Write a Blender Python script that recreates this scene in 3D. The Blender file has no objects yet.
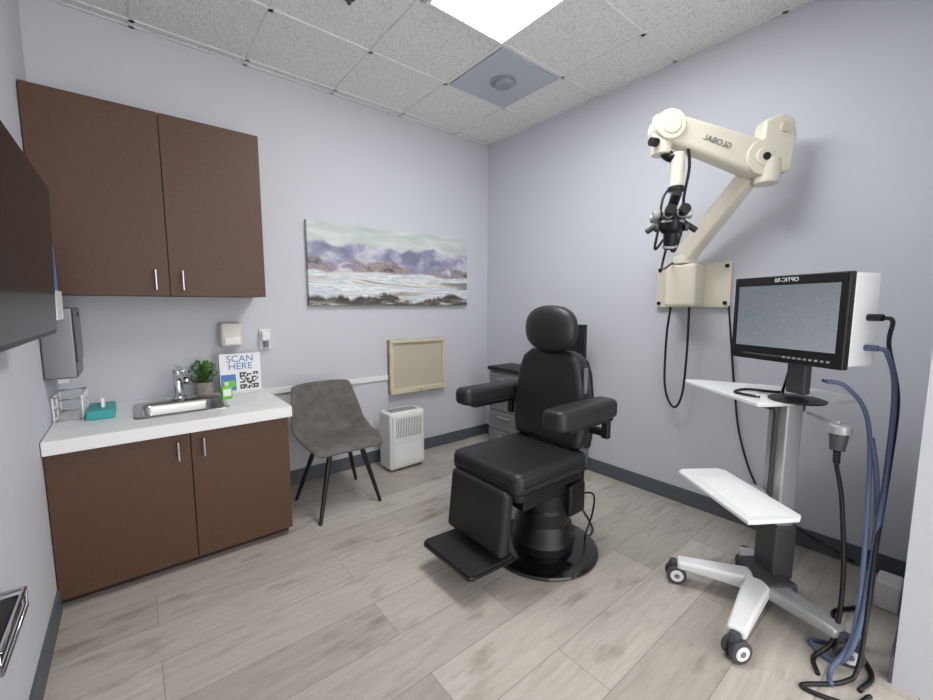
import bpy, math, random
from mathutils import Vector, Matrix
random.seed(4)
K=1.35   # one layout unit = 1.35 m (eye height)
sc=bpy.context.scene
try: sc.view_settings.view_transform='Standard'
except Exception: pass
# ---------------------------------------------------------------- materials
def srgb(c):
    return tuple((v/255/12.92 if v/255<=0.04045 else ((v/255+0.055)/1.055)**2.4) for v in c)
def M(name,col,rough=.5,metal=0,bump=0,bscale=200,var=0,vscale=8,emit=0,coat=0,alpha=1,trans=0):
    m=bpy.data.materials.new(name); m.use_nodes=True
    nt=m.node_tree; b=nt.nodes['Principled BSDF']
    c=srgb(col)
    b.inputs['Base Color'].default_value=(*c,1)
    b.inputs['Roughness'].default_value=rough
    b.inputs['Metallic'].default_value=metal
    if coat: b.inputs['Coat Weight'].default_value=coat
    if trans: b.inputs['Transmission Weight'].default_value=trans
    if emit:
        b.inputs['Emission Color'].default_value=(*c,1); b.inputs['Emission Strength'].default_value=emit
    tc=nt.nodes.new('ShaderNodeTexCoord')
    if bump:
        n=nt.nodes.new('ShaderNodeTexNoise'); n.inputs['Scale'].default_value=bscale; n.inputs['Detail'].default_value=3
        bp=nt.nodes.new('ShaderNodeBump'); bp.inputs['Strength'].default_value=bump; bp.inputs['Distance'].default_value=.003
        nt.links.new(tc.outputs['Object'],n.inputs['Vector']); nt.links.new(n.outputs['Fac'],bp.inputs['Height']); nt.links.new(bp.outputs['Normal'],b.inputs['Normal'])
    if var:
        n=nt.nodes.new('ShaderNodeTexNoise'); n.inputs['Scale'].default_value=vscale; n.inputs['Detail'].default_value=5
        r=nt.nodes.new('ShaderNodeMapRange'); r.inputs[1].default_value=.3; r.inputs[2].default_value=.7; r.inputs[3].default_value=1-var; r.inputs[4].default_value=1+var
        mx=nt.nodes.new('ShaderNodeVectorMath'); mx.operation='SCALE'; mx.inputs[0].default_value=c
        nt.links.new(tc.outputs['Object'],n.inputs['Vector']); nt.links.new(n.outputs['Fac'],r.inputs[0]); nt.links.new(r.outputs[0],mx.inputs['Scale']); nt.links.new(mx.outputs[0],b.inputs['Base Color'])
    return m
m_wall=M('wall_paint',(203,205,212),.75,bump=.3,bscale=260)
m_base=M('baseboard_grey',(86,92,98),.5)
m_brown=M('brown_laminate',(83,56,41),.5,var=.10,vscale=60)
m_brownin=M('brown_dark',(48,30,25),.6)
m_white=M('white_counter',(238,238,238),.3)
m_wplast=M('white_plastic',(232,232,230),.4)
m_steel=M('brushed_steel',(190,190,190),.28,1,bump=.1,bscale=90)
m_dsteel=M('dark_steel',(128,130,134),.35,.9)
m_chrome=M('chrome',(215,215,218),.12,1)
m_black=M('black_plastic',(16,16,17),.4)
m_gloss=M('tv_glass',(8,8,9),.16)
m_gloss.node_tree.nodes['Principled BSDF'].inputs['IOR'].default_value=1.3
m_vinyl=M('black_vinyl',(33,33,36),.45,bump=.25,bscale=160)
m_enamel=M('black_enamel',(12,12,13),.18,coat=.5)
m_rubber=M('ribbed_rubber',(24,24,25),.7,bump=1,bscale=220,var=.4,vscale=90)
m_cream=M('cream_enamel',(222,217,200),.35)
m_beige=M('beige_panel',(208,200,174),.55)
m_beige2=M('beige_panel_inner',(190,184,164),.6)
m_suede=M('grey_suede',(102,98,95),.9,bump=.3,bscale=300,var=.22,vscale=14)
m_cartw=M('cart_white',(232,234,234),.35)
m_offw=M('off_white_plastic',(214,211,203),.4)
m_alu=M('aluminium',(182,184,186),.38,.5)
m_dgrey=M('dark_grey_plastic',(70,72,75),.5)
m_grey=M('grey_laminate',(120,122,124),.5)
m_teal=M('teal_card',(60,165,165),.5)
m_green=M('green_gel',(120,200,80),.3)
m_leaf=M('leaf',(84,122,56),.5,var=.4,vscale=40)
m_pot=M('pot_stone',(160,154,146),.8,var=.15,vscale=50)
m_blue=M('hose_blue_grey',(92,106,134),.45)
m_red=M('red_print',(190,40,50),.5)
m_blueprint=M('blue_print',(90,130,190),.5)
m_paper=M('paper',(240,240,242),.6)
m_tbar=M('ceiling_tbar',(230,230,229),.5)
m_ventp=M('diffuser_panel',(188,193,202),.5)
m_ventd=M('diffuser_disc',(152,158,169),.5)

def ceiling_mat():
    m=M('ceiling_tile',(214,213,211),.9,bump=.5,bscale=170)
    nt=m.node_tree; b=nt.nodes['Principled BSDF']; tc=nt.nodes.new('ShaderNodeTexCoord')
    n=nt.nodes.new('ShaderNodeTexNoise'); n.inputs['Scale'].default_value=95; n.inputs['Detail'].default_value=4; n.inputs['Roughness'].default_value=.7
    r=nt.nodes.new('ShaderNodeValToRGB'); r.color_ramp.elements[0].position=.36; r.color_ramp.elements[0].color=(*srgb((204,203,202)),1)
    r.color_ramp.elements[1].position=.5; r.color_ramp.elements[1].color=(*srgb((238,237,236)),1)
    nt.links.new(tc.outputs['Object'],n.inputs['Vector']); nt.links.new(n.outputs['Fac'],r.inputs[0]); nt.links.new(r.outputs[0],b.inputs['Base Color'])
    return m
m_ceil=ceiling_mat()
def floor_mat():
    m=M('vinyl_plank',(170,160,150),.42)
    nt=m.node_tree; b=nt.nodes['Principled BSDF']; N=nt.nodes.new; L=nt.links.new
    tc=N('ShaderNodeTexCoord')
    br=N('ShaderNodeTexBrick'); br.offset=.37; br.offset_frequency=2; br.squash=1
    br.inputs['Scale'].default_value=1; br.inputs['Brick Width'].default_value=1.22; br.inputs['Row Height'].default_value=.23
    br.inputs['Mortar Size'].default_value=.0012; br.inputs['Mortar Smooth'].default_value=.2; br.inputs['Bias'].default_value=0
    br.inputs['Color1'].default_value=(*srgb((196,190,181)),1); br.inputs['Color2'].default_value=(*srgb((168,161,152)),1); br.inputs['Mortar'].default_value=(*srgb((128,121,113)),1)
    L(tc.outputs['Object'],br.inputs['Vector'])
    sc_=N('ShaderNodeVectorMath'); sc_.operation='SCALE'; sc_.inputs['Scale'].default_value=23
    L(br.outputs['Color'],sc_.inputs[0])
    ad=N('ShaderNodeVectorMath'); ad.operation='ADD'; L(tc.outputs['Object'],ad.inputs[0]); L(sc_.outputs[0],ad.inputs[1])
    mp=N('ShaderNodeMapping'); mp.inputs['Scale'].default_value=(1.8,15,1); L(ad.outputs[0],mp.inputs['Vector'])
    n=N('ShaderNodeTexNoise'); n.inputs['Scale'].default_value=2.4; n.inputs['Detail'].default_value=9; n.inputs['Roughness'].default_value=.68; n.inputs['Distortion'].default_value=.6
    L(mp.outputs[0],n.inputs['Vector'])
    r=N('ShaderNodeValToRGB'); r.color_ramp.elements[0].position=.3; r.color_ramp.elements[0].color=(.79,.775,.76,1)
    r.color_ramp.elements[1].position=.68; r.color_ramp.elements[1].color=(1.05,1.05,1.05,1)
    L(n.outputs['Fac'],r.inputs[0])
    mp2=N('ShaderNodeMapping'); mp2.inputs['Scale'].default_value=(1.3,3.4,1); L(ad.outputs[0],mp2.inputs['Vector'])
    n2=N('ShaderNodeTexNoise'); n2.inputs['Scale'].default_value=3.2; n2.inputs['Detail'].default_value=5
    L(mp2.outputs[0],n2.inputs['Vector'])
    r2=N('ShaderNodeValToRGB'); r2.color_ramp.elements[0].position=.26; r2.color_ramp.elements[0].color=(.66,.63,.60,1); r2.color_ramp.elements[1].position=.42; r2.color_ramp.elements[1].color=(1,1,1,1)
    L(n2.outputs['Fac'],r2.inputs[0])
    a=N('ShaderNodeVectorMath'); a.operation='MULTIPLY'; L(br.outputs['Color'],a.inputs[0]); L(r.outputs[0],a.inputs[1])
    a2=N('ShaderNodeVectorMath'); a2.operation='MULTIPLY'; L(a.outputs[0],a2.inputs[0]); L(r2.outputs[0],a2.inputs[1])
    L(a2.outputs[0],b.inputs['Base Color'])
    return m
m_floor=floor_mat()
def painting_mat():
    m=M('landscape_painting_surface',(180,180,180),.6,bump=.6,bscale=60)
    nt=m.node_tree; b=nt.nodes['Principled BSDF']; N=nt.nodes.new; L=nt.links.new
    tc=N('ShaderNodeTexCoord'); sp=N('ShaderNodeSeparateXYZ'); L(tc.outputs['Generated'],sp.inputs[0])
    X=sp.outputs['X']; Z=sp.outputs['Z']
    def noise(scale,sx,sz,off=0,detail=5,dist=0,rot=0,rough=.55):
        mp=N('ShaderNodeMapping'); mp.inputs['Scale'].default_value=(sx,1,sz); mp.inputs['Location'].default_value=(off,off,0); mp.inputs['Rotation'].default_value=(0,rot,0)
        L(tc.outputs['Generated'],mp.inputs['Vector'])
        n=N('ShaderNodeTexNoise'); n.inputs['Scale'].default_value=scale; n.inputs['Detail'].default_value=detail; n.inputs['Distortion'].default_value=dist; n.inputs['Roughness'].default_value=rough; L(mp.outputs[0],n.inputs['Vector']); return n.outputs['Fac']
    def math_(op,a,bv,c=None):
        q=N('ShaderNodeMath'); q.operation=op
        for i,v in enumerate((a,bv,c)):
            if v is None: continue
            if isinstance(v,(int,float)): q.inputs[i].default_value=v
            else: L(v,q.inputs[i])
        return q.outputs[0]
    def ramp(f,stops):
        r=N('ShaderNodeValToRGB'); cr=r.color_ramp
        cr.elements[0].position=stops[0][0]; cr.elements[0].color=(*srgb(stops[0][1]),1); cr.elements[1].position=stops[-1][0]; cr.elements[1].color=(*srgb(stops[-1][1]),1)
        for p,c in stops[1:-1]:
            e=cr.elements.new(p); e.color=(*srgb(c),1)
        L(f,r.inputs[0]); return r.outputs[0]
    def mix(f,a,bb):
        q=N('ShaderNodeMix'); q.data_type='RGBA'; L(f,q.inputs[0]); L(a,q.inputs[6]); L(bb,q.inputs[7]); return q.outputs[2]
    def below(h,soft=.03):
        d=math_('SUBTRACT',h,Z); r=N('ShaderNodeMapRange'); r.inputs[1].default_value=-soft; r.inputs[2].default_value=soft; L(d,r.inputs[0]); return r.outputs[0]
    sky=ramp(noise(3,1.5,3,3,5,.6),[(.3,(180,191,187)),(.5,(196,205,201)),(.7,(216,221,221))])
    mt_far=ramp(noise(3,2.2,1.6,7,5,.5,.6),[(.36,(122,128,152)),(.47,(150,152,178)),(.54,(182,180,196)),(.64,(208,206,212))])
    mt_near=ramp(noise(3,2.6,2.0,11,6,.5,-.7,.6),[(.36,(92,88,96)),(.44,(132,122,128)),(.49,(170,156,146)),(.54,(134,132,158)),(.60,(176,168,182)),(.68,(214,208,208))])
    land=ramp(noise(2,1.3,6,5,6,.7,0,.55),[(.34,(140,138,138)),(.42,(190,184,172)),(.47,(228,230,232)),(.53,(184,194,204)),(.58,(236,238,238)),(.68,(172,172,174))])
    bank=ramp(noise(3,2,5,15,7,.7,.3,.6),[(.35,(54,52,52)),(.5,(86,82,78)),(.58,(146,140,130)),(.68,(220,220,218))])
    h1=math_('MULTIPLY_ADD',noise(1,5,0,2,5,0,0,.45),.50,.50)
    h2=math_('MULTIPLY_ADD',noise(1,4,0,31,5,0,0,.5),.65,.25)
    h2=math_('SUBTRACT',h2,math_('MULTIPLY',X,.06))
    h3=math_('MULTIPLY_ADD',noise(1,4,0,51,4),.20,.32)
    h4=math_('MULTIPLY_ADD',noise(1,4,0,71,6,0,0,.6),.65,-.22)
    c=mix(below(h1,.02),sky,mt_far); c=mix(below(h2,.02),c,mt_near); c=mix(below(h3,.015),c,land); c=mix(below(h4,.02),c,bank)
    L(c,b.inputs['Base Color'])
    return m
m_paint=painting_mat()
def screen_mat():
    m=M('monitor_image',(130,138,146),.25)
    nt=m.node_tree; b=nt.nodes['Principled BSDF']; tc=nt.nodes.new('ShaderNodeTexCoord')
    sp=nt.nodes.new('ShaderNodeSeparateXYZ'); nt.links.new(tc.outputs['Generated'],sp.inputs[0])
    n=nt.nodes.new('ShaderNodeTexNoise'); n.inputs['Scale'].default_value=75; n.inputs['Detail'].default_value=4
    nt.links.new(tc.outputs['Object'],n.inputs['Vector'])
    s=nt.nodes.new('ShaderNodeMath'); s.operation='ADD'; nt.links.new(sp.outputs['Y'],s.inputs[0]); nt.links.new(sp.outputs['Z'],s.inputs[1])
    s2=nt.nodes.new('ShaderNodeMath'); s2.operation='MULTIPLY_ADD'; s2.inputs[1].default_value=1.1; nt.links.new(n.outputs['Fac'],s2.inputs[0]); nt.links.new(s.outputs[0],s2.inputs[2])
    r=nt.nodes.new('ShaderNodeValToRGB'); r.color_ramp.elements[0].position=.0; r.color_ramp.elements[0].color=(*srgb((158,166,172)),1)
    r.color_ramp.elements[1].position=1.0; r.color_ramp.elements[1].color=(*srgb((112,120,128)),1)
    s3=nt.nodes.new('ShaderNodeMath'); s3.operation='MULTIPLY'; s3.inputs[1].default_value=.45
    nt.links.new(s2.outputs[0],s3.inputs[0]); nt.links.new(s3.outputs[0],r.inputs[0]); nt.links.new(r.outputs[0],b.inputs['Emission Color'])
    b.inputs['Base Color'].default_value=(.02,.02,.02,1); b.inputs['Emission Strength'].default_value=.8
    return m
m_screen=screen_mat()
m_light=M('light_diffuser',(250,251,252),.5,emit=21)

# ---------------------------------------------------------------- helpers
class Grp:
    def __init__(s,name,o):
        s.o=Vector(o); e=bpy.data.objects.new(name,None); e.empty_display_size=.1; e.location=s.o*K; bpy.context.collection.objects.link(e); s.e=e
def mesh(g,name,vs,fs,mat,bevel=0,seg=3,smooth=False,sub=0,solid=0):
    import bmesh
    o=g.o if g else Vector((0,0,0))
    me=bpy.data.meshes.new(name); me.from_pydata([tuple((Vector(v)-o)*K) for v in vs],[],fs)
    bm=bmesh.new(); bm.from_mesh(me)
    if not solid: bmesh.ops.recalc_face_normals(bm,faces=bm.faces)
    bm.to_mesh(me); bm.free()
    me.materials.append(mat)
    ob=bpy.data.objects.new(name,me); bpy.context.collection.objects.link(ob)
    if g: ob.parent=g.e
    if smooth or bevel:
        for p in me.polygons: p.use_smooth=True
    if solid:
        md=ob.modifiers.new('s','SOLIDIFY'); md.thickness=solid*K; md.offset=0
    if bevel:
        md=ob.modifiers.new('b','BEVEL'); md.width=bevel*K; md.segments=seg; md.limit_method='ANGLE'; md.angle_limit=math.radians(40)
        wn=ob.modifiers.new('w','WEIGHTED_NORMAL'); wn.keep_sharp=False
    if sub:
        md=ob.modifiers.new('ss','SUBSURF'); md.levels=sub; md.render_levels=sub
    return ob
BF=[(0,1,3,2),(4,6,7,5),(0,4,5,1),(2,3,7,6),(0,2,6,4),(1,5,7,3)]
def box(g,name,lo,hi,mat,bevel=.002,seg=2):
    vs=[(x,y,z) for x in(lo[0],hi[0]) for y in(lo[1],hi[1]) for z in(lo[2],hi[2])]
    return mesh(g,name,vs,BF,mat,bevel,seg)
def obox(g,name,c,size,rot,mat,bevel=.002,seg=2):
    c=Vector(c); vs=[]
    for a in(-.5,.5):
        for b in(-.5,.5):
            for d in(-.5,.5): vs.append(c+rot@Vector((a*size[0],b*size[1],d*size[2])))
    return mesh(g,name,vs,BF,mat,bevel,seg)
def RZ(deg): return Matrix.Rotation(math.radians(deg),3,'Z')
def frame(d):
    d=Vector(d).normalized(); up=Vector((0,0,1)) if abs(d.z)<.95 else Vector((1,0,0))
    a=d.cross(up).normalized(); return a,a.cross(d).normalized(),d
def cyl(g,name,p0,p1,r0,mat,r1=None,seg=28,bevel=0):
    r1=r0 if r1 is None else r1; p0=Vector(p0);p1=Vector(p1); a,b,_=frame(p1-p0); vs=[];fs=[]
    for p,r in((p0,r0),(p1,r1)):
        for i in range(seg):
            t=2*math.pi*i/seg; vs.append(p+(a*math.cos(t)+b*math.sin(t))*r)
    for i in range(seg): j=(i+1)%seg; fs.append((i,j,seg+j,seg+i))
    fs.append(tuple(range(seg))[::-1]); fs.append(tuple(range(seg,2*seg)))
    return mesh(g,name,vs,fs,mat,bevel or min(r0,r1)*.12,2)
def lathe(g,name,c,prof,mat,seg=40,axis=(0,0,1)):
    c=Vector(c); a,b,d=frame(axis); vs=[];fs=[]
    for r,h in prof:
        for i in range(seg):
            t=2*math.pi*i/seg; vs.append(c+(a*math.cos(t)+b*math.sin(t))*max(r,.0003)+d*h)
    n=len(prof)
    for k in range(n-1):
        for i in range(seg): j=(i+1)%seg; fs.append((k*seg+i,k*seg+j,(k+1)*seg+j,(k+1)*seg+i))
    fs.append(tuple(range(seg))[::-1]); fs.append(tuple(range((n-1)*seg,n*seg)))
    ob=mesh(g,name,vs,fs,mat,0,smooth=True)
    ob.modifiers.new('e','EDGE_SPLIT').split_angle=math.radians(38)
    return ob
def catmull(pts,n=8):
    P=[Vector(p) for p in pts]; P=[P[0]*2-P[1]]+P+[P[-1]*2-P[-2]]; out=[]
    for i in range(1,len(P)-2):
        for k in range(n):
            t=k/n; p0,p1,p2,p3=P[i-1:i+3]
            out.append(.5*((2*p1)+(p2-p0)*t+(2*p0-5*p1+4*p2-p3)*t*t+(3*p1-p0-3*p2+p3)*t**3))
    out.append(P[-2]); return out
def tube(g,name,pts,r,mat,n=8,seg=10,straight=False):
    C=[Vector(p) for p in pts] if straight else catmull(pts,n); vs=[];fs=[]
    pa=None
    for k,p in enumerate(C):
        d=(C[min(k+1,len(C)-1)]-C[max(k-1,0)]).normalized()
        if pa is None: a,b,_=frame(d)
        else:
            a=(pa-d*pa.dot(d)).normalized(); b=d.cross(a)
        pa=a
        for i in range(seg):
            t=2*math.pi*i/seg; vs.append(p+(a*math.cos(t)+b*math.sin(t))*r)
    for k in range(len(C)-1):
        for i in range(seg): j=(i+1)%seg; fs.append((k*seg+i,k*seg+j,(k+1)*seg+j,(k+1)*seg+i))
    fs.append(tuple(range(seg))[::-1]); fs.append(tuple(range((len(C)-1)*seg,len(C)*seg)))
    return mesh(g,name,vs,fs,mat,0,smooth=True)
def extr(g,name,out,o,U,V,depth,mat,bevel=.002,seg=3):
    o=Vector(o);U=Vector(U).normalized();V=Vector(V).normalized();N=U.cross(V).normalized(); n=len(out)
    vs=[o+U*a+V*b for a,b in out]+[o+U*a+V*b+N*depth for a,b in out]
    fs=[tuple(range(n))[::-1],tuple(range(n,2*n))]+[(i,(i+1)%n,n+(i+1)%n,n+i) for i in range(n)]
    return mesh(g,name,vs,fs,mat,bevel,seg)
def rrect(w,h,r,n=5,cx=0,cy=0):
    o=[]
    for sx,sy,a0 in((1,1,0),(-1,1,90),(-1,-1,180),(1,-1,270)):
        for k in range(n+1):
            a=math.radians(a0+90*k/n); o.append((cx+sx*(w/2-r)+r*math.cos(a),cy+sy*(h/2-r)+r*math.sin(a)))
    return o
def ellip(g,name,c,rad,mat,rot=None,p=2.0,seg=36,rings=20):
    c=Vector(c); vs=[];fs=[]
    f=lambda v:math.copysign(abs(v)**(2/p),v)
    for k in range(rings+1):
        ph=-math.pi/2+math.pi*k/rings
        for i in range(seg):
            t=2*math.pi*i/seg
            v=Vector((rad[0]*f(math.cos(ph))*f(math.cos(t)),rad[1]*f(math.cos(ph))*f(math.sin(t)),rad[2]*f(math.sin(ph))))
            vs.append(c+(rot@v if rot else v))
    for k in range(rings):
        for i in range(seg): j=(i+1)%seg; fs.append((k*seg+i,k*seg+j,(k+1)*seg+j,(k+1)*seg+i))
    return mesh(g,name,vs,fs,mat,0,smooth=True)
def text(g,name,s,loc,rot,size,mat,mirror=False):
    cu=bpy.data.curves.new(name,'FONT'); cu.body=s; cu.size=size*K; cu.extrude=.0004; cu.align_x='CENTER'; cu.materials.append(mat)
    ob=bpy.data.objects.new(name,cu); bpy.context.collection.objects.link(ob); ob.parent=g.e
    ob.location=(Vector(loc)-g.o)*K; ob.rotation_euler=rot
    if mirror: ob.scale=(-1,1,1)
    return ob

XW,YW,ZC,XL=2.114,2.341,2.172,-.25
YS=-1.0
# ---------------------------------------------------------------- room
box(None,'floor',(XL-.1,YS,-.08),(XW+.1,YW+.1,0),m_floor,0)
box(None,'ceiling',(XL-.1,YS,ZC),(XW+.1,YW+.1,ZC+.08),m_ceil,0)
box(None,'wall_back',(XL-.1,YW,0),(XW+.1,YW+.1,ZC),m_wall,0)
box(None,'wall_right',(XW,YS,0),(XW+.1,YW,ZC),m_wall,0)
box(None,'wall_left',(XL-.1,YS,0),(XL,YW,ZC),m_wall,0)
box(None,'wall_front',(1.5,-.06,0),(XW,.05,ZC),m_wall,0)
BH=.078
box(None,'baseboard_back',(.5,YW-.008,0),(XW,YW,BH),m_base,.001)
box(None,'baseboard_right',(XW-.008,.058,0),(XW,YW-.008,BH),m_base,.001)
box(None,'baseboard_left',(XL,YS,0),(XL+.008,1.81,BH),m_base,.001)
box(None,'baseboard_front',(1.5,.05,0),(XW-.008,.058,BH),m_base,.001)
g=Grp('trim_ceiling_grid',(1,1,ZC))
T=.43
for i in range(-1,6):
    x=1.80-T*i
    if XL<x<XW: box(g,'bar_long_%s'%chr(98+i),(x-.009,YS,ZC-.005),(x+.009,YW,ZC+.001),m_tbar,0)
for i in range(-1,8):
    y=1.855-T*i
    if y>YS: box(g,'bar_cross_%s'%chr(98+i),(XL,y-.009,ZC-.005),(XW,y+.009,ZC+.001),m_tbar,0)
box(g,'wall_angle_back',(XL,YW-.016,ZC-.005),(XW,YW,ZC),m_tbar,0)
box(g,'wall_angle_right',(XW-.016,YS,ZC-.005),(XW,YW,ZC),m_tbar,0)
def troffer(x0,x1,y0,y1):
    g=Grp('ceiling_light_panel',((x0+x1)/2,(y0+y1)/2,ZC-.01))
    box(g,'diffuser',(x0+.015,y0+.015,ZC-.014),(x1-.015,y1-.015,ZC-.004),m_light,0)
    for n,lo,hi in(('frame_a',(x0,y0,ZC-.016),(x0+.017,y1,ZC-.001)),('frame_b',(x1-.017,y0,ZC-.016),(x1,y1,ZC-.001)),('frame_c',(x0+.017,y0,ZC-.016),(x1-.017,y0+.017,ZC-.001)),('frame_d',(x0+.017,y1-.017,ZC-.016),(x1-.017,y1,ZC-.001))):
        box(g,n,lo,hi,m_wplast,.001)
troffer(.955,1.367,.575,1.425)
g=Grp('ceiling_air_diffuser',(1.587,1.642,ZC-.008))
box(g,'panel',(1.386,1.441,ZC-.008),(1.79,1.845,ZC-.002),m_ventp,.001)
lathe(g,'disc',(1.587,1.642,ZC-.03),[(.0,0),(.045,.0),(.05,.004),(.05,.018),(.07,.02),(.073,.024),(.073,.03)],m_ventd)
g=Grp('ceiling_sprinkler',(.72,1.6,ZC-.02)); 
lathe(g,'escutcheon',(.72,1.59,ZC-.012),[(.0,0),(.02,0),(.028,.008),(.028,.012)],m_dgrey)
cyl(g,'head',(.72,1.59,ZC-.03),(.72,1.59,ZC-.01),.008,m_dgrey)

# ---------------------------------------------------------------- cabinets
def bar_handle(g,name,x,y,z0,z1):
    cyl(g,name,(x,y-.022,z0),(x,y-.022,z1),.0048,m_chrome,seg=14)
    cyl(g,name+'_post_a',(x,y,z0+.012),(x,y-.022,z0+.012),.0035,m_chrome,seg=10)
    cyl(g,name+'_post_b',(x,y,z1-.012),(x,y-.022,z1-.012),.0035,m_chrome,seg=10)
XC0,XC1=-.247,.492
YB=YW-.002
g=Grp('upper_cabinet',(.125,2.2,1.042))
box(g,'carcass',(XC0,2.104,1.042),(XC1,YB,1.758),m_brown,.001)
box(g,'door_1',(XC0,2.087,1.042),(.1285,2.102,1.758),m_brown,.0012)
box(g,'door_2',(.1315,2.087,1.042),(XC1,2.102,1.758),m_brown,.0012)
bar_handle(g,'handle_1',.085,2.087,1.065,1.145); bar_handle(g,'handle_2',.175,2.087,1.065,1.145)
HC=.578
g=Grp('sink_base_cabinet',(.125,2.1,0))
box(g,'toe_kick',(XC0,1.855,0),(XC1-.01,YB-.01,.05),m_brownin,.001)
box(g,'carcass',(XC0,1.825,.03),(XC1-.005,YB-.005,HC-.046),m_brown,.001)
box(g,'door_1',(XC0,1.808,.035),(.1375,1.823,HC-.05),m_brown,.0012)
box(g,'door_2',(.1405,1.808,.035),(XC1-.005,1.823,HC-.05),m_brown,.0012)
bar_handle(g,'handle_1',.10,1.808,.435,.505); bar_handle(g,'handle_2',.18,1.808,.435,.505)
sx0,sx1,sy0,sy1=.0,.275,1.945,2.19
cx0,cx1,cy0,cy1=XL+.003,.5,1.785,YB
z0,z1=HC-.045,HC
box(g,'counter_front',(cx0,cy0,z0),(cx1,sy0,z1),m_white,.0015)
box(g,'counter_rear',(cx0,sy1,z0),(cx1,cy1,z1),m_white,0)
box(g,'counter_left',(cx0,sy0,z0),(sx0,sy1,z1),m_white,0)
box(g,'counter_right',(sx1,sy0,z0),(cx1,sy1,z1),m_white,0)
def rim(x0,x1,y0,y1,r,z):
    return [(p[0],p[1],z) for p in rrect(x1-x0,y1-y0,r,5,(x0+x1)/2,(y0+y1)/2)]
rings=[rim(sx0-.022,sx1+.022,sy0-.022,sy1+.04,.03,HC+.0005),rim(sx0-.02,sx1+.02,sy0-.02,sy1+.038,.03,HC+.005),rim(sx0+.006,sx1-.006,sy0+.006,sy1-.006,.03,HC+.004),rim(sx0+.012,sx1-.012,sy0+.012,sy1-.012,.03,HC-.01),rim(sx0+.02,sx1-.02,sy0+.02,sy1-.02,.035,HC-.1),rim(sx0+.05,sx1-.05,sy0+.05,sy1-.05,.03,HC-.115)]
vs=[v for r in rings for v in r]; n=len(rings[0]); fs=[]
for k in range(len(rings)-1):
    for i in range(n): fs.append((k*n+i,k*n+(i+1)%n,(k+1)*n+(i+1)%n,(k+1)*n+i))
fs.append(tuple(range((len(rings)-1)*n,len(rings)*n)))
mesh(g,'sink_basin',vs,fs,m_steel,0,smooth=True)
lathe(g,'drain',(.148,2.07,HC-.116),[(0,0),(.02,0),(.022,.003),(.012,.004)],m_chrome)
g2=Grp('sink_faucet',(.15,2.24,HC))
fx,fy=.14,2.215
cyl(g2,'base',(fx,fy,HC+.006),(fx,fy,HC+.02),.03,m_chrome)
cyl(g2,'body',(fx,fy,HC+.015),(fx,fy,HC+.125),.021,m_chrome,r1=.019)
tube(g2,'spout',[(fx,fy,HC+.095),(fx+.01,fy-.05,HC+.115),(fx+.02,fy-.1,HC+.11),(fx+.022,fy-.115,HC+.095)],.012,m_chrome)
cyl(g2,'handle',(fx,fy,HC+.125),(fx,fy,HC+.140),.021,m_chrome,r1=.018)
obox(g2,'lever',(fx+.008,fy-.03,HC+.148),(.018,.09,.008),RZ(10)@Matrix.Rotation(.2,3,'X'),m_chrome,.003)

# counter items
g=Grp('wire_rack',(-.2,2.05,HC))
x0,x1,y0,y1=-.243,-.165,2.06,2.25
for zz in(.006,.05,.09):
    tube(g,'ring_%d'%int(zz*1000),[(x0,y0,HC+zz),(x1,y0,HC+zz),(x1,y1,HC+zz),(x0,y1,HC+zz),(x0,y0,HC+zz)],.0036,m_wplast,straight=True,seg=8)
for i,(a,b) in enumerate([(x0,y0),(x1,y0),(x1,y1),(x0,y1),(x0,(y0+y1)/2),(x1,(y0+y1)/2)]):
    cyl(g,'post_%d'%i,(a,b,HC+.0005),(a,b,HC+.093),.0036,m_wplast,seg=8)
g=Grp('tissue_box',(-.12,2.1,HC))
box(g,'carton',(-.155,2.02,HC+.0005),(-.075,2.20,HC+.034),m_teal,.002)
extr(g,'tissue',[(-.03,0),(.03,0),(.022,.03),(.0,.02),(-.02,.035)],(-.115,2.11,HC+.033),(0,1,0),(0,0,1),.01,m_paper,.002)
g=Grp('potted_plant',(.245,2.265,HC))
px_,py_=.245,2.262
lathe(g,'pot',(px_,py_,HC+.0005),[(0,0),(.028,0),(.032,.01),(.037,.058),(.038,.066),(.034,.066),(.033,.055),(0,.055)],m_pot)
vs=[];fs=[]
for i in range(230):
    a=random.uniform(0,6.28); el=random.uniform(.2,1.5); L=random.uniform(.03,.1)
    base=Vector((px_,py_,HC+.055)); d=Vector((math.cos(a)*math.cos(el),math.sin(a)*math.cos(el),math.sin(el)))
    tip=base+d*L
    s=d.cross(Vector((0,0,1))).normalized()*random.uniform(.006,.010); l=random.uniform(.018,.028); d2=(d+Vector((random.uniform(-.6,.6),random.uniform(-.6,.6),random.uniform(-.3,.3)))).normalized()
    if (tip+d2*l).y>YW-.008 or tip.y>YW-.01: continue
    if (tip+d2*l).x>.302 : continue
    k=len(vs); vs+=[tip,tip+d2*l*.5+s,tip+d2*l,tip+d2*l*.5-s]; fs.append((k,k+1,k+2,k+3))
    k=len(vs); w=s.normalized()*.0012; vs+=[base-w,base+w,tip+w,tip-w]; fs.append((k,k+1,k+2,k+3))
mesh(g,'foliage',vs,fs,m_leaf)
g=Grp('soap_bottle',(.31,2.13,HC))
box(g,'body',(.29,2.105,HC+.0005),(.335,2.14,HC+.06),m_green,.008,4)
box(g,'label',(.297,2.103,HC+.015),(.328,2.1055,HC+.045),m_paper,0)
cyl(g,'cap',(.312,2.122,HC+.06),(.312,2.122,HC+.075),.009,m_wplast)
g=Grp('scan_code_sign',(.395,2.25,HC))
box(g,'card',(.308,2.25,HC+.002),(.488,2.256,HC+.19),m_paper,.0005)
box(g,'acrylic_foot',(.308,2.215,HC+.0005),(.488,2.28,HC+.005),m_wplast,.001)
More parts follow.
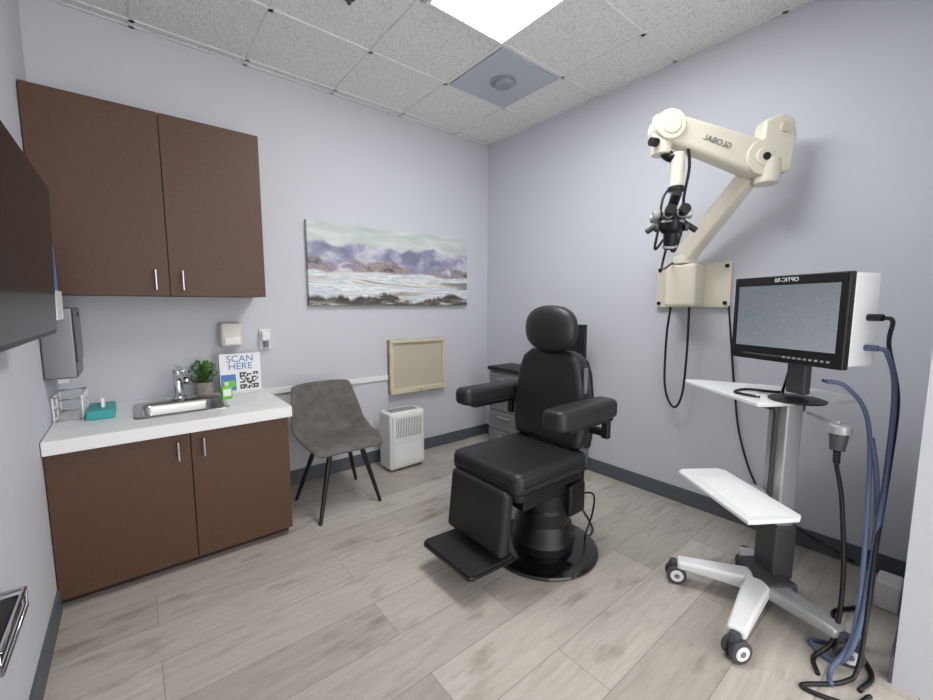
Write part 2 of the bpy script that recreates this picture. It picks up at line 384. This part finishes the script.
text(g,'sign_line_1','SCAN',(.397,2.2485,HC+.150),(math.pi/2,0,0),.046,m_blueprint)
text(g,'sign_line_2','HERE',(.397,2.2485,HC+.113),(math.pi/2,0,0),.046,m_blueprint)
box(g,'print_band',(.312,2.2483,HC+.01),(.375,2.2493,HC+.09),m_blueprint,0)
vs=[];fs=[]
for i in range(11):
    for j in range(11):
        corner=(i<3 and j<3)or(i>7 and j<3)or(i<3 and j>7)
        on=(not(corner and (i%10 in(1,9) and j%10 in(1,9)))) if corner else random.random()<.5
        if on:
            a=.392+i*.0075; b=HC+.014+j*.0075; k=len(vs); vs+=[(a,2.2488,b),(a+.0075,2.2488,b),(a+.0075,2.2488,b+.0075),(a,2.2488,b+.0075)]; fs.append((k,k+1,k+2,k+3))
mesh(g,'code_pattern',vs,fs,m_dgrey)
box(g,'green_strip',(.318,2.2476,HC+.03),(.37,2.2484,HC+.06),m_green,0)
g=Grp('soap_dispenser',(.375,2.3,.85))
box(g,'housing',(.325,2.265,.80),(.42,YB,.92),m_offw,.014,4)
box(g,'push_bar',(.338,2.257,.812),(.406,2.267,.85),m_wplast,.004)
g=Grp('sanitizer_dispenser',(.53,2.32,.82))
box(g,'backplate',(.507,2.328,.775),(.560,YB,.88),m_wplast,.004)
box(g,'tank',(.512,2.295,.82),(.555,2.328,.872),m_wplast,.008,3)
cyl(g,'nozzle',(.534,2.31,.785),(.534,2.31,.822),.012,m_grey)
g=Grp('trim_cable_raceway',(.9,2.33,.55))
box(g,'channel',(.505,2.328,.528),(1.25,YB,.56),m_wplast,.002)
g=Grp('electrical_outlet',(1.11,2.335,.254))
box(g,'plate',(1.16,2.334,.215),(1.21,YB,.295),m_wplast,.003)
for zz in(.237,.273): box(g,'socket_%d'%int(zz*1000),(1.173,2.3325,zz-.012),(1.197,2.3345,zz+.012),m_paper,.001)
for zz in(.237,.273):
    for xx in(1.180,1.190): box(g,'slot_%d_%d'%(zz*1000,xx*1000),(xx-.001,2.332,zz-.005),(xx+.001,2.3328,zz+.005),m_black,0)
g=Grp('landscape_painting',(1.33,2.32,1.2))
box(g,'canvas',(.765,2.312,1.003),(1.89,2.339,1.470),m_paint,.002)
g=Grp('fold_down_desk',(1.47,2.31,.6))
box(g,'back',(1.25,2.315,.432),(1.68,YB,.784),m_beige2,.002)
box(g,'frame_top',(1.25,2.295,.762),(1.68,2.33,.784),m_beige,.003)
box(g,'frame_bottom',(1.25,2.290,.432),(1.68,2.33,.462),m_beige,.003)
box(g,'frame_left',(1.25,2.295,.462),(1.274,2.33,.762),m_beige,.003)
box(g,'frame_right',(1.656,2.295,.462),(1.68,2.33,.762),m_beige,.003)
cyl(g,'latch',(1.47,2.290,.447),(1.47,2.28,.447),.009,m_steel)
box(g,'leaf_groove',(1.285,2.3125,.735),(1.65,2.3155,.742),m_beige,0)
g=Grp('air_purifier',(1.25,2.18,0))
box(g,'body',(1.14,2.115,.012),(1.385,2.255,.362),m_wplast,.014,4)
box(g,'front_panel',(1.155,2.107,.03),(1.37,2.117,.345),m_wplast,.006,3)
for i in range(16): box(g,'vent_%d'%i,(1.180+i*.0112,2.1055,.21),(1.183+i*.0112,2.1075,.325),m_grey,0)
box(g,'lower_grille',(1.18,2.1058,.06),(1.355,2.1075,.16),m_white,.002)
for i in range(6): box(g,'top_vent_%d'%i,(1.165,2.145+i*.014,.3615),(1.355,2.151+i*.014,.3635),m_grey,0)
for i,(a,b) in enumerate([(1.165,2.135),(1.36,2.135),(1.165,2.235),(1.36,2.235)]): cyl(g,'foot_%d'%i,(a,b,0),(a,b,.014),.012,m_grey)

# ---------------------------------------------------------------- waiting chair
g=Grp('side_chair',(.77,2.0,0))
cxm=.765; s=1/K
prof=[(-.01,.425,.21,.0,0),(.005,.45,.235,.0,0),(.10,.455,.25,.015,0),(.24,.435,.26,.05,0),(.36,.43,.262,.10,-.0),(.44,.475,.258,.08,-.05),(.475,.57,.25,.03,-.085),(.50,.68,.235,.005,-.055),(.515,.775,.22,-.005,-.03),(.52,.81,.205,-.012,-.02)]
NU=10; vs=[];fs=[]
yf=1.80
for (y,z,w,up,fw) in prof:
    for i in range(NU+1):
        u=-1+2*i/NU; e=abs(u)**2.6
        vs.append((cxm+u*w*s, yf+(y+fw*e)*s, (z+up*e)*s))
for k in range(len(prof)-1):
    for i in range(NU): a=k*(NU+1)+i; fs.append((a,a+1,a+NU+2,a+NU+1))
mesh(g,'shell',vs,fs,m_suede,0,smooth=True,solid=.02,sub=2)
zt=.405*s
for i,(fx_,fy_,tx,ty) in enumerate([(.605,1.80,.69,1.88),(.93,1.845,.85,1.88),(.595,2.125,.69,2.06),(.945,2.175,.85,2.06)]):
    cyl(g,'leg_%d'%(i+1),(fx_,fy_,0),(tx,ty,zt),.0085,m_black,r1=.013,seg=16)
box(g,'under_frame',(.68,1.87,zt-.012),(.86,2.07,zt+.012),m_black,.004)
# ---------------------------------------------------------------- exam chair
g=Grp('exam_chair',(1.272,1.057,0))
cx,cy=1.265,1.05
lathe(g,'base_disc',(cx,cy,0),[(0,0),(.222,0),(.225,.006),(.222,.014),(.20,.022),(.10,.03),(0,.03)],m_enamel,seg=64)
lathe(g,'column_cover',(cx,cy,.025),[(.125,0),(.128,.035),(.118,.05),(.116,.10),(.108,.11),(.108,.165),(.100,.175),(.100,.225),(.092,.235),(.092,.28),(0,.28)],m_black,seg=48)
box(g,'undercarriage',(1.04,.95,.26),(1.41,1.20,.345),m_black,.012)
box(g,'side_motor',(1.28,.925,.17),(1.38,1.0,.30),m_black,.012)
extr(g,'seat_pan',rrect(.37,.34,.03),(1.165,1.09,.322),(1,0,0),(0,1,0),.025,m_black,.004)
extr(g,'seat_cushion',rrect(.41,.375,.035),(1.167,1.095,.345),(1,0,0),(0,1,0),.082,m_vinyl,.026,5)
extr(g,'seat_piping',rrect(.415,.38,.04),(1.167,1.095,.378),(1,0,0),(0,1,0),.005,m_enamel,.002)
bo=[(-.175,0),(.175,0),(.190,.10),(.182,.20),(.163,.31),(.143,.36),(.10,.39),(-.10,.39),(-.143,.36),(-.163,.31),(-.182,.20),(-.190,.10)]
tilt=Vector((.05,0,1)).normalized()
extr(g,'back_cushion',bo,(1.312,1.10,.43),(0,1,0),tilt,.08,m_vinyl,.028,5)
extr(g,'back_shell',[(a*.96,b*.98+.003) for a,b in bo],(1.386,1.10,.42),(0,1,0),tilt,.03,m_black,.01)
box(g,'back_hinge',(1.32,.99,.32),(1.43,1.19,.47),m_black,.012)
box(g,'side_label',(1.342,.921,.66),(1.362,.926,.76),m_grey,.0005)
ellip(g,'headrest',(1.335,1.088,.908),(.05,.127,.095),m_vinyl,p=2.4)
box(g,'headrest_stem',(1.375,1.04,.76),(1.395,1.13,.93),m_black,.004)
for nm,yc,xa,zz in(('arm_far',1.335,1.225,.580),('arm_near',.835,1.205,.588)):
    extr(g,nm+'_pad',rrect(.345,.095,.03),(xa,yc,zz),(1,0,0),(0,1,0),.072,m_vinyl,.022,5)
    box(g,nm+'_rail',(1.12,yc-.02,zz-.018),(1.38,yc+.02,zz+.004),m_black,.004)
    box(g,nm+'_bracket',(1.35,yc-.015,.50),(1.375,yc+.015,.58),m_black,.006)
    box(g,nm+'_link',(1.37,min(yc,cy),.50),(1.395,max(yc,cy),.53),m_black,.006)
obox(g,'leg_cushion',(.955,1.10,.245),(.05,.31,.235),Matrix.Rotation(.11,3,'Y'),m_vinyl,.02,5)
obox(g,'leg_frame',(.988,1.10,.235),(.02,.26,.24),Matrix.Rotation(.11,3,'Y'),m_black,.004)
obox(g,'leg_crossbar',(.975,1.10,.135),(.03,.16,.06),Matrix.Rotation(.1,3,'Y'),m_black,.006)
extr(g,'foot_plate',rrect(.215,.28,.02),(.915,1.115,.088),(1,0,-.05),(0,1,0),.014,m_rubber,.003)
extr(g,'foot_plate_trim',rrect(.224,.289,.022),(.915,1.115,.081),(1,0,-.05),(0,1,0),.014,m_enamel,.003)
tube(g,'power_cord',[(1.36,.95,.24),(1.44,.93,.22),(1.47,.95,.12),(1.45,.97,.01),(1.55,1.0,.006),(1.75,1.25,.006)],.004,m_black)
# ---------------------------------------------------------------- drawer cabinet + monitor
g=Grp('drawer_cabinet',(2.0,1.7,0))
box(g,'carcass',(1.885,1.40,.02),(2.10,2.055,.565),m_grey,.002)
box(g,'top',(1.87,1.39,.567),(2.104,2.065,.592),m_black,.003)
for i in range(4):
    zz=.04+i*.13
    for j,(a,b) in enumerate(((1.405,1.725),(1.73,2.05))):
        box(g,'drawer_%d_%d'%(i,j),(1.875,a,zz),(1.886,b,zz+.122),m_grey,.002)
        cyl(g,'pull_%d_%d'%(i,j),(1.862,(a+b)/2-.06,zz+.09),(1.862,(a+b)/2+.06,zz+.09),.005,m_chrome,seg=10)
box(g,'plinth',(1.90,1.41,0),(2.10,2.045,.02),m_black,.001)
g=Grp('desktop_monitor',(1.98,1.5,.592))
box(g,'screen_housing',(1.97,1.362,.66),(1.995,1.72,.895),m_black,.004)
box(g,'stand_neck',(1.99,1.52,.60),(2.01,1.56,.75),m_black,.003)
box(g,'stand_foot',(1.93,1.46,.5925),(2.05,1.62,.602),m_black,.003)

# ---------------------------------------------------------------- TV + left wall
g=Grp('television',(-.2,1.18,1.1))
R=Matrix.Rotation(math.radians(2),3,'Y')
obox(g,'panel',(-.163,1.15,1.115),(.03,.70,.37),R,m_black,.004)
obox(g,'glass',(-.1475,1.15,1.117),(.002,.685,.352),R,m_gloss,0)
box(g,'bracket',(XL+.001,1.0,1.0),(-.17,1.3,1.2),m_dgrey,.003)
g=Grp('brochure_holder',(-.21,1.9,1.1))
box(g,'pocket_back',(XL+.001,1.83,.96),(XL+.006,1.99,1.2),m_wplast,.001)
box(g,'pocket_front',(XL+.062,1.83,.96),(XL+.067,1.99,1.05),m_wplast,.001)
box(g,'pocket_base',(XL+.001,1.83,.955),(XL+.067,1.99,.962),m_wplast,.001)
for i,(m_,h) in enumerate(((m_paper,1.22),(m_blueprint,1.23),(m_red,1.24),(m_blueprint,1.235),(m_red,1.24),(m_blueprint,1.20))):
    box(g,'leaflet_%d'%i,(XL+.009+i*.009,1.84,.963),(XL+.015+i*.009,1.98,h),m_,.0005)
g=Grp('paper_towel_dispenser',(-.2,2.1,.87))
box(g,'housing',(XL+.001,1.985,.745),(XL+.088,2.205,.995),m_dsteel,.006)
box(g,'front_door',(XL+.088,1.99,.80),(XL+.092,2.20,.99),m_dsteel,.002)
box(g,'towel',(XL+.03,2.03,.725),(XL+.06,2.16,.746),m_paper,.002)
cyl(g,'lock',(XL+.091,2.10,.97),(XL+.096,2.10,.97),.008,m_dgrey)
g=Grp('file_tray',(-.22,1.1,.39))
box(g,'tray',(XL+.001,1.0,.372),(XL+.032,1.205,.405),m_black,.006)
tube(g,'chrome_rim',[(XL+.002,.995,.410),(XL+.036,.995,.410),(XL+.036,1.21,.410),(XL+.002,1.21,.410)],.004,m_chrome,straight=True)
tube(g,'chrome_rail',[(XL+.036,.995,.410),(XL+.036,.995,.372),(XL+.036,1.21,.372),(XL+.036,1.21,.410)],.004,m_chrome,straight=True)

# ---------------------------------------------------------------- surgical microscope
g=Grp('surgical_microscope',(2.1,.86,1.1))
extr(g,'mount_plate',rrect(.336,.206,.008),(XW-.002,.857,1.096),(0,-1,0),(0,0,1),.022,m_cream,.003)
for i,(y,z) in enumerate([(.706,1.014),(.706,1.18),(1.008,1.014),(1.008,1.18)]):
    cyl(g,'bolt_%d'%i,(2.095,y,z),(2.082,y,z),.009,m_black,seg=12)
box(g,'mount_box',(1.975,.795,.995),(2.10,.935,1.195),m_cream,.018,4)
cyl(g,'pivot_base',(2.02,.865,1.195),(2.02,.865,1.235),.052,m_cream,r1=.045)
A=Vector((2.015,.865,1.225)); E=Vector((1.95,.545,1.545))
def beam(g,name,p,q,w0,h0,w1,h1,mat,bevel=.012):
    a,b,d=frame(q-p); vs=[]
    for c,w,h in((p,w0,h0),(q,w1,h1)):
        for sx_,sy_ in((-1,-1),(1,-1),(1,1),(-1,1)): vs.append(c+a*sx_*w/2+b*sy_*h/2)
    mesh(g,name,vs,[(3,2,1,0),(4,5,6,7),(0,1,5,4),(1,2,6,5),(2,3,7,6),(3,0,4,7)],mat,bevel,4)
beam(g,'lower_arm',A,E+Vector((0,.06,-.03)),.065,.085,.065,.07,m_cream)
F=Vector((1.66,.805,1.685))
dd=(F-E).normalized(); sd,upv,_=frame(F-E)
S0=E+Vector((-.01,.03,.02))
beam(g,'upper_arm',S0,F,.08,.135,.07,.105,m_cream,.02)
for i,p in enumerate((S0,F)):
    rr=.068 if i==0 else .056
    cyl(g,'arm_joint_%d'%i,p-sd*.048,p+sd*.048,rr,m_cream,bevel=.006)
    cyl(g,'arm_joint_cap_%d'%i,p-sd*.052,p+sd*.052,.036,m_cream)
cyl(g,'joint_screw',S0-sd*.052,S0-sd*.058,.014,m_black)
fin=[(-.06,-.05),(.02,-.07),(.07,-.05),(.082,.09),(.068,.145),(.02,.145),(-.045,.10)]
fo=E+Vector((0,-.01,.04))
extr(g,'elbow_fin',fin,fo+sd*.045,-dd.normalized(),Vector((0,0,1)),.07,m_cream,.012,4)
cyl(g,'fin_bolt',fo-dd*.03-sd*.022+Vector((0,0,.095)),fo-dd*.03-sd*.034+Vector((0,0,.095)),.018,m_beige)
cyl(g,'elbow_post',E+Vector((0,0,-.075)),E+Vector((0,0,.02)),.045,m_cream,bevel=.008)
mt=Matrix((-dd,upv,-sd)).transposed()
t_=text(g,'arm_lettering','GLOBAL',(S0+F)/2-sd*.040+upv*-.012,(0,0,0),.030,m_dgrey)
t_.rotation_euler=mt.to_euler(); t_.scale=(-1,1,1)
cyl(g,'end_block',F+Vector((-.015,.01,.045)),F+Vector((-.015,.01,-.10)),.036,m_cream)
cyl(g,'end_knob',F+Vector((-.05,.01,-.06)),F+Vector((-.08,.02,-.06)),.016,m_black)
H0=Vector((1.665,.765,1.5))
tube(g,'yoke',[F+Vector((-.01,.0,-.09)),F+Vector((.0,-.02,-.11)),H0+Vector((0,0,.07))],.02,m_black)
cyl(g,'lamp_tube',H0+Vector((.005,-.005,.085)),H0+Vector((.005,-.005,-.04)),.024,m_cream)
cyl(g,'lamp_collar',H0+Vector((.005,-.005,-.04)),H0+Vector((.005,-.005,-.06)),.028,m_black)
B0=Vector((1.655,.765,1.325))
cyl(g,'coupling',H0+Vector((0,0,-.05)),B0+Vector((0,0,.03)),.014,m_alu)
ellip(g,'optic_body',B0,(.042,.042,.048),m_black,p=3)
cyl(g,'optic_band',B0+Vector((0,0,-.008)),B0+Vector((0,0,.004)),.046,m_alu)
cyl(g,'objective',B0+Vector((0,0,-.03)),B0+Vector((.02,.01,-.10)),.028,m_black,r1=.024)
cyl(g,'objective_ring',B0+Vector((.016,.008,-.085)),B0+Vector((.019,.0095,-.095)),.029,m_alu)
toc=Vector((-.75,-.6,.25)).normalized(); sdv=toc.cross(Vector((0,0,1))).normalized()
for i,sg in enumerate((-1,1)):
    p=B0+sdv*.024*sg+Vector((0,0,.01))
    cyl(g,'eyepiece_%d'%i,p,p+toc*.075,.017,m_dgrey)
    cyl(g,'eyepiece_ring_%d'%i,p+toc*.05,p+toc*.056,.0185,m_alu)
    cyl(g,'eyecup_%d'%i,p+toc*.07,p+toc*.092,.02,m_black)
    cyl(g,'grip_%d'%i,B0+sdv*.04*sg,B0+sdv*.09*sg+Vector((0,0,-.035)),.011,m_black)
    cyl(g,'focus_knob_%d'%i,B0+sdv*.045*sg+Vector((0,0,.03)),B0+sdv*.07*sg+Vector((0,0,.03)),.02,m_alu)
    cyl(g,'side_knob_%d'%i,B0+sdv*.045*sg+Vector((0,0,-.02)),B0+sdv*.06*sg+Vector((0,0,-.02)),.016,m_dgrey)
cyl(g,'beam_splitter',B0+Vector((.02,.02,.02)),B0+Vector((.02,.09,.03)),.018,m_alu)
cyl(g,'camera_adapter',B0+Vector((0,.0,.06)),B0+Vector((-.03,-.03,.10)),.018,m_black)
tube(g,'head_cable',[F+Vector((0,.01,-.05)),F+Vector((.03,-.05,-.03)),H0+Vector((.05,-.03,.05)),H0+Vector((.04,-.02,-.08)),B0+Vector((.035,-.03,0)),B0+Vector((.03,.0,-.11)),B0+Vector((0,.03,-.02))],.0055,m_black)
tube(g,'head_cable_b',[H0+Vector((0,.02,-.04)),H0+Vector((-.03,.03,-.09)),B0+Vector((-.04,.03,-.02)),B0+Vector((-.02,.05,-.10)),B0+Vector((.02,.03,-.05))],.005,m_black)
tube(g,'arm_cable',[B0+Vector((.02,.0,.0)),B0+Vector((.02,.03,-.12)),(1.8,.86,1.16),(1.98,.9,1.2)],.005,m_black)
tube(g,'hanging_cable',[(2.03,.92,1.0),(2.045,.94,.85),(2.05,.94,.62),(2.05,.91,.52),(2.05,.875,.51),(2.05,.85,.60),(2.045,.84,.8),(2.03,.835,1.0)],.0055,m_black)
tube(g,'power_lead',[(2.09,.69,1.0),(2.10,.67,.8),(2.10,.645,.6),(2.10,.61,.4),(2.095,.53,.2),(2.09,.4,.09),(2.07,.2,.03)],.0045,m_black)

# ---------------------------------------------------------------- cart
g=Grp('equipment_cart',(1.6,.36,0))
C=Vector((1.66,.36,0)); hub=Vector((1.585,.375,.075))
W=[Vector((1.472,.608,0)),Vector((1.262,.345,0)),Vector((1.495,.145,0)),Vector((1.76,.47,0))]
for i,w in enumerate(W):
    q=Vector((w.x,w.y,.075)); st=hub.lerp(q,.08); a,b,d=frame(q-st)
    beam(g,'leg_%d'%(i+1),st,q-d*.01,.075,.05,.05,.03,m_alu if i==2 else m_cartw,.01)
    cyl(g,'caster_stem_%d'%(i+1),(w.x,w.y,.05),(w.x,w.y,.082),.014,m_dgrey)
    ang=[35,60,20,0][i]
    wd=RZ(ang)@Vector((1,0,0)); wc=Vector((w.x,w.y,.033))+wd.cross(Vector((0,0,1)))*.008
    for j,sg in enumerate((-1,1)):
        cyl(g,'caster_wheel_%d_%d'%(i+1,j),wc+wd*sg*.007,wc+wd*sg*.023,.033,m_dgrey,bevel=.004)
        cyl(g,'caster_hub_%d_%d'%(i+1,j),wc+wd*sg*.006,wc+wd*sg*.0245,.022,m_cartw)
        cyl(g,'caster_axle_%d_%d'%(i+1,j),wc+wd*sg*.006,wc+wd*sg*.0255,.009,m_grey)
    obox(g,'caster_hood_%d'%(i+1),wc+Vector((0,0,.02)),(.012,.05,.05),RZ(ang),m_dgrey,.004)
RC=RZ(52)
obox(g,'hub',(1.62,.37,.075),(.10,.17,.06),RC@RZ(90) ,m_dgrey,.012,3)
obox(g,'lower_column',(C.x,C.y,.18),(.095,.07,.19),RC,m_dgrey,.008)
obox(g,'column',(C.x,C.y,.42),(.08,.055,.55),RC,m_alu,.006)
obox(g,'column_groove',(C.x-.025,C.y+.019,.46),(.012,.012,.42),RC,m_dgrey,.001)
lt=[(1.327,.352),(1.345,.338),(1.46,.262),(1.49,.265),(1.69,.53),(1.69,.56),(1.575,.642),(1.545,.64)]
extr(g,'lower_tray',lt,(0,0,.375),(1,0,0),(0,1,0),.012,m_cartw,.003)
obox(g,'tray_bracket',(1.60,.40,.36),(.05,.14,.03),RZ(-60),m_alu,.004)
extr(g,'tray_mat',[(1.36,.36),(1.465,.285),(1.63,.50),(1.54,.57)],(0,0,.3872),(1,0,0),(0,1,0),.001,m_paper,0)
tt=[(1.525,.405),(1.54,.385),(1.86,.20),(1.89,.20),(1.96,.33),(1.95,.38),(1.83,.70),(1.79,.735),(1.765,.725)]
extr(g,'top_tray',tt,(0,0,.68),(1,0,0),(0,1,0),.013,m_cartw,.003)
obox(g,'tray_support',(1.70,.40,.668),(.14,.1,.03),RC,m_dgrey,.005)
gc=g
g=Grp('medical_monitor',(1.65,.35,.693))
U=Vector((.427,.904,0)); Nn=Vector((-.904,.427,0))
mid=Vector((1.60,.372,.958)); RM=Matrix((U,-Nn,Vector((0,0,1)))).transposed()
def mb(name,cx_,cy_,cz_,sx_,sy_,sz_,mat,bv=.003,seg=3): return obox(g,name,mid+U*cx_-Nn*cy_+Vector((0,0,cz_)),(sx_,sy_,sz_),RM,mat,bv,seg)
mb('bezel',.004,.012,0,.360,.024,.276,m_black,.004)
mb('screen',.004,-.0008,.008,.318,.002,.200,m_screen,0)
mb('chin_strip',.034,-.0008,-.119,.20,.002,.006,m_dgrey,0)
for i in range(9): mb('button_%d'%i,-.14+i*.016,-.002,-.119,.008,.002,.006,m_alu,0)
t_=text(g,'bezel_lettering','OPTIC-50',mid+Nn*.001+Vector((0,0,.118)),(0,0,0),.018,m_paper)
t_.rotation_euler=Matrix((-U,Vector((0,0,1)),Nn)).transposed().to_euler(); t_.scale=(-1,1,1)
mb('rear_housing',-.006,.074,.002,.335,.099,.266,m_cartw,.008,4)
mb('neck',-.01,.07,-.18,.06,.03,.12,m_dgrey,.006)
mb('neck_plate',-.01,.07,-.125,.12,.05,.03,m_dgrey,.006)
ft=mid+U*(-.01)-Nn*.07; lathe(g,'foot',(ft.x,ft.y,.6935),[(0,0),(.075,0),(.078,.006),(.06,.012),(.025,.016),(0,.016)],m_black)
tube(g,'desk_cable',[(1.60,.42,.699),(1.63,.50,.699),(1.72,.49,.699),(1.74,.40,.700),(1.70,.38,.72),(1.67,.36,.80)],.0045,m_black)
pr=mid-U*.172-Nn*.085
cyl(g,'plug_upper',pr+Vector((0,0,.01)),pr-U*.035+Vector((0,0,.01)),.010,m_black)
cyl(g,'plug_lower',pr+Vector((0,0,-.075)),pr-U*.03+Vector((0,0,-.075)),.009,m_blue)
g=gc
pu=pr-U*.035+Vector((0,0,.01)); pl=pr-U*.03+Vector((0,0,-.075))
tube(g,'black_cable',[pu,pu-U*.02+Vector((.02,.0,-.01)),pu+Vector((.06,-.012,-.08)),(1.76,.115,.72),(1.68,.112,.5),(1.56,.112,.3),(1.46,.11,.05),(1.40,.13,.008),(1.30,.2,.006),(1.33,.11,.006),(1.40,.08,.006)],.0055,m_black)
tube(g,'blue_hose_a',[pl,pl-U*.02+Vector((.03,.0,-.015)),(1.70,.12,.76),(1.67,.115,.55),(1.58,.115,.32),(1.49,.12,.12),(1.45,.15,.02),(1.50,.22,.010),(1.56,.16,.010),(1.60,.12,.1),(1.64,.12,.3),(1.63,.13,.5),(1.64,.15,.62)],.0065,m_blue)
tube(g,'blue_hose_b',[(1.58,.26,.78),(1.62,.21,.76),(1.65,.16,.65),(1.58,.135,.35),(1.49,.13,.1),(1.42,.16,.010),(1.36,.15,.010)],.006,m_blue)
tube(g,'power_cable',[(1.86,.13,.03),(1.80,.15,.012),(1.72,.2,.006),(1.65,.18,.006),(1.5,.09,.006),(1.40,.10,.006)],.006,m_black)
g=Grp('endoscope_camera',(1.6,.215,.6))
cc=Vector((1.60,.215,.61))
cyl(g,'camera_head',cc+Vector((0,0,.02)),cc+Vector((-.01,0,-.035)),.024,m_dgrey,r1=.018)
cyl(g,'coupler',cc+Vector((0,0,.015)),cc+Vector((0,0,.042)),.029,m_alu)
cyl(g,'strain_relief',cc+Vector((-.01,0,-.035)),cc+Vector((.0,0,-.075)),.009,m_black)
tube(g,'holder_arm',[(1.64,.30,.662),(1.63,.26,.652),cc+Vector((0,.0,.045))],.006,m_alu)
g=gc
tube(g,'camera_cable',[cc+Vector((0,0,-.077)),cc+Vector((.01,-.02,-.2)),(1.56,.17,.2),(1.50,.17,.05),(1.44,.2,.006),(1.38,.18,.006)],.006,m_black)
g=Grp('power_adapter',(1.9,.1,.0))
box(g,'brick',(1.86,.064,.0),(1.95,.125,.095),m_wplast,.008,3)

# ---------------------------------------------------------------- light, world, camera
w=bpy.data.worlds.new('corridor_ambient'); sc.world=w; w.use_nodes=True
w.node_tree.nodes['Background'].inputs[0].default_value=(1,.98,.96,1); w.node_tree.nodes['Background'].inputs[1].default_value=2.7
cam=bpy.data.cameras.new('camera'); co=bpy.data.objects.new('camera',cam); bpy.context.collection.objects.link(co)
cam.sensor_width=36; cam.lens=409/933*36; cam.clip_start=.02
co.location=(0,0,K); co.rotation_euler=(math.radians(90-6.14),0,math.radians(-39.2))
sc.camera=co
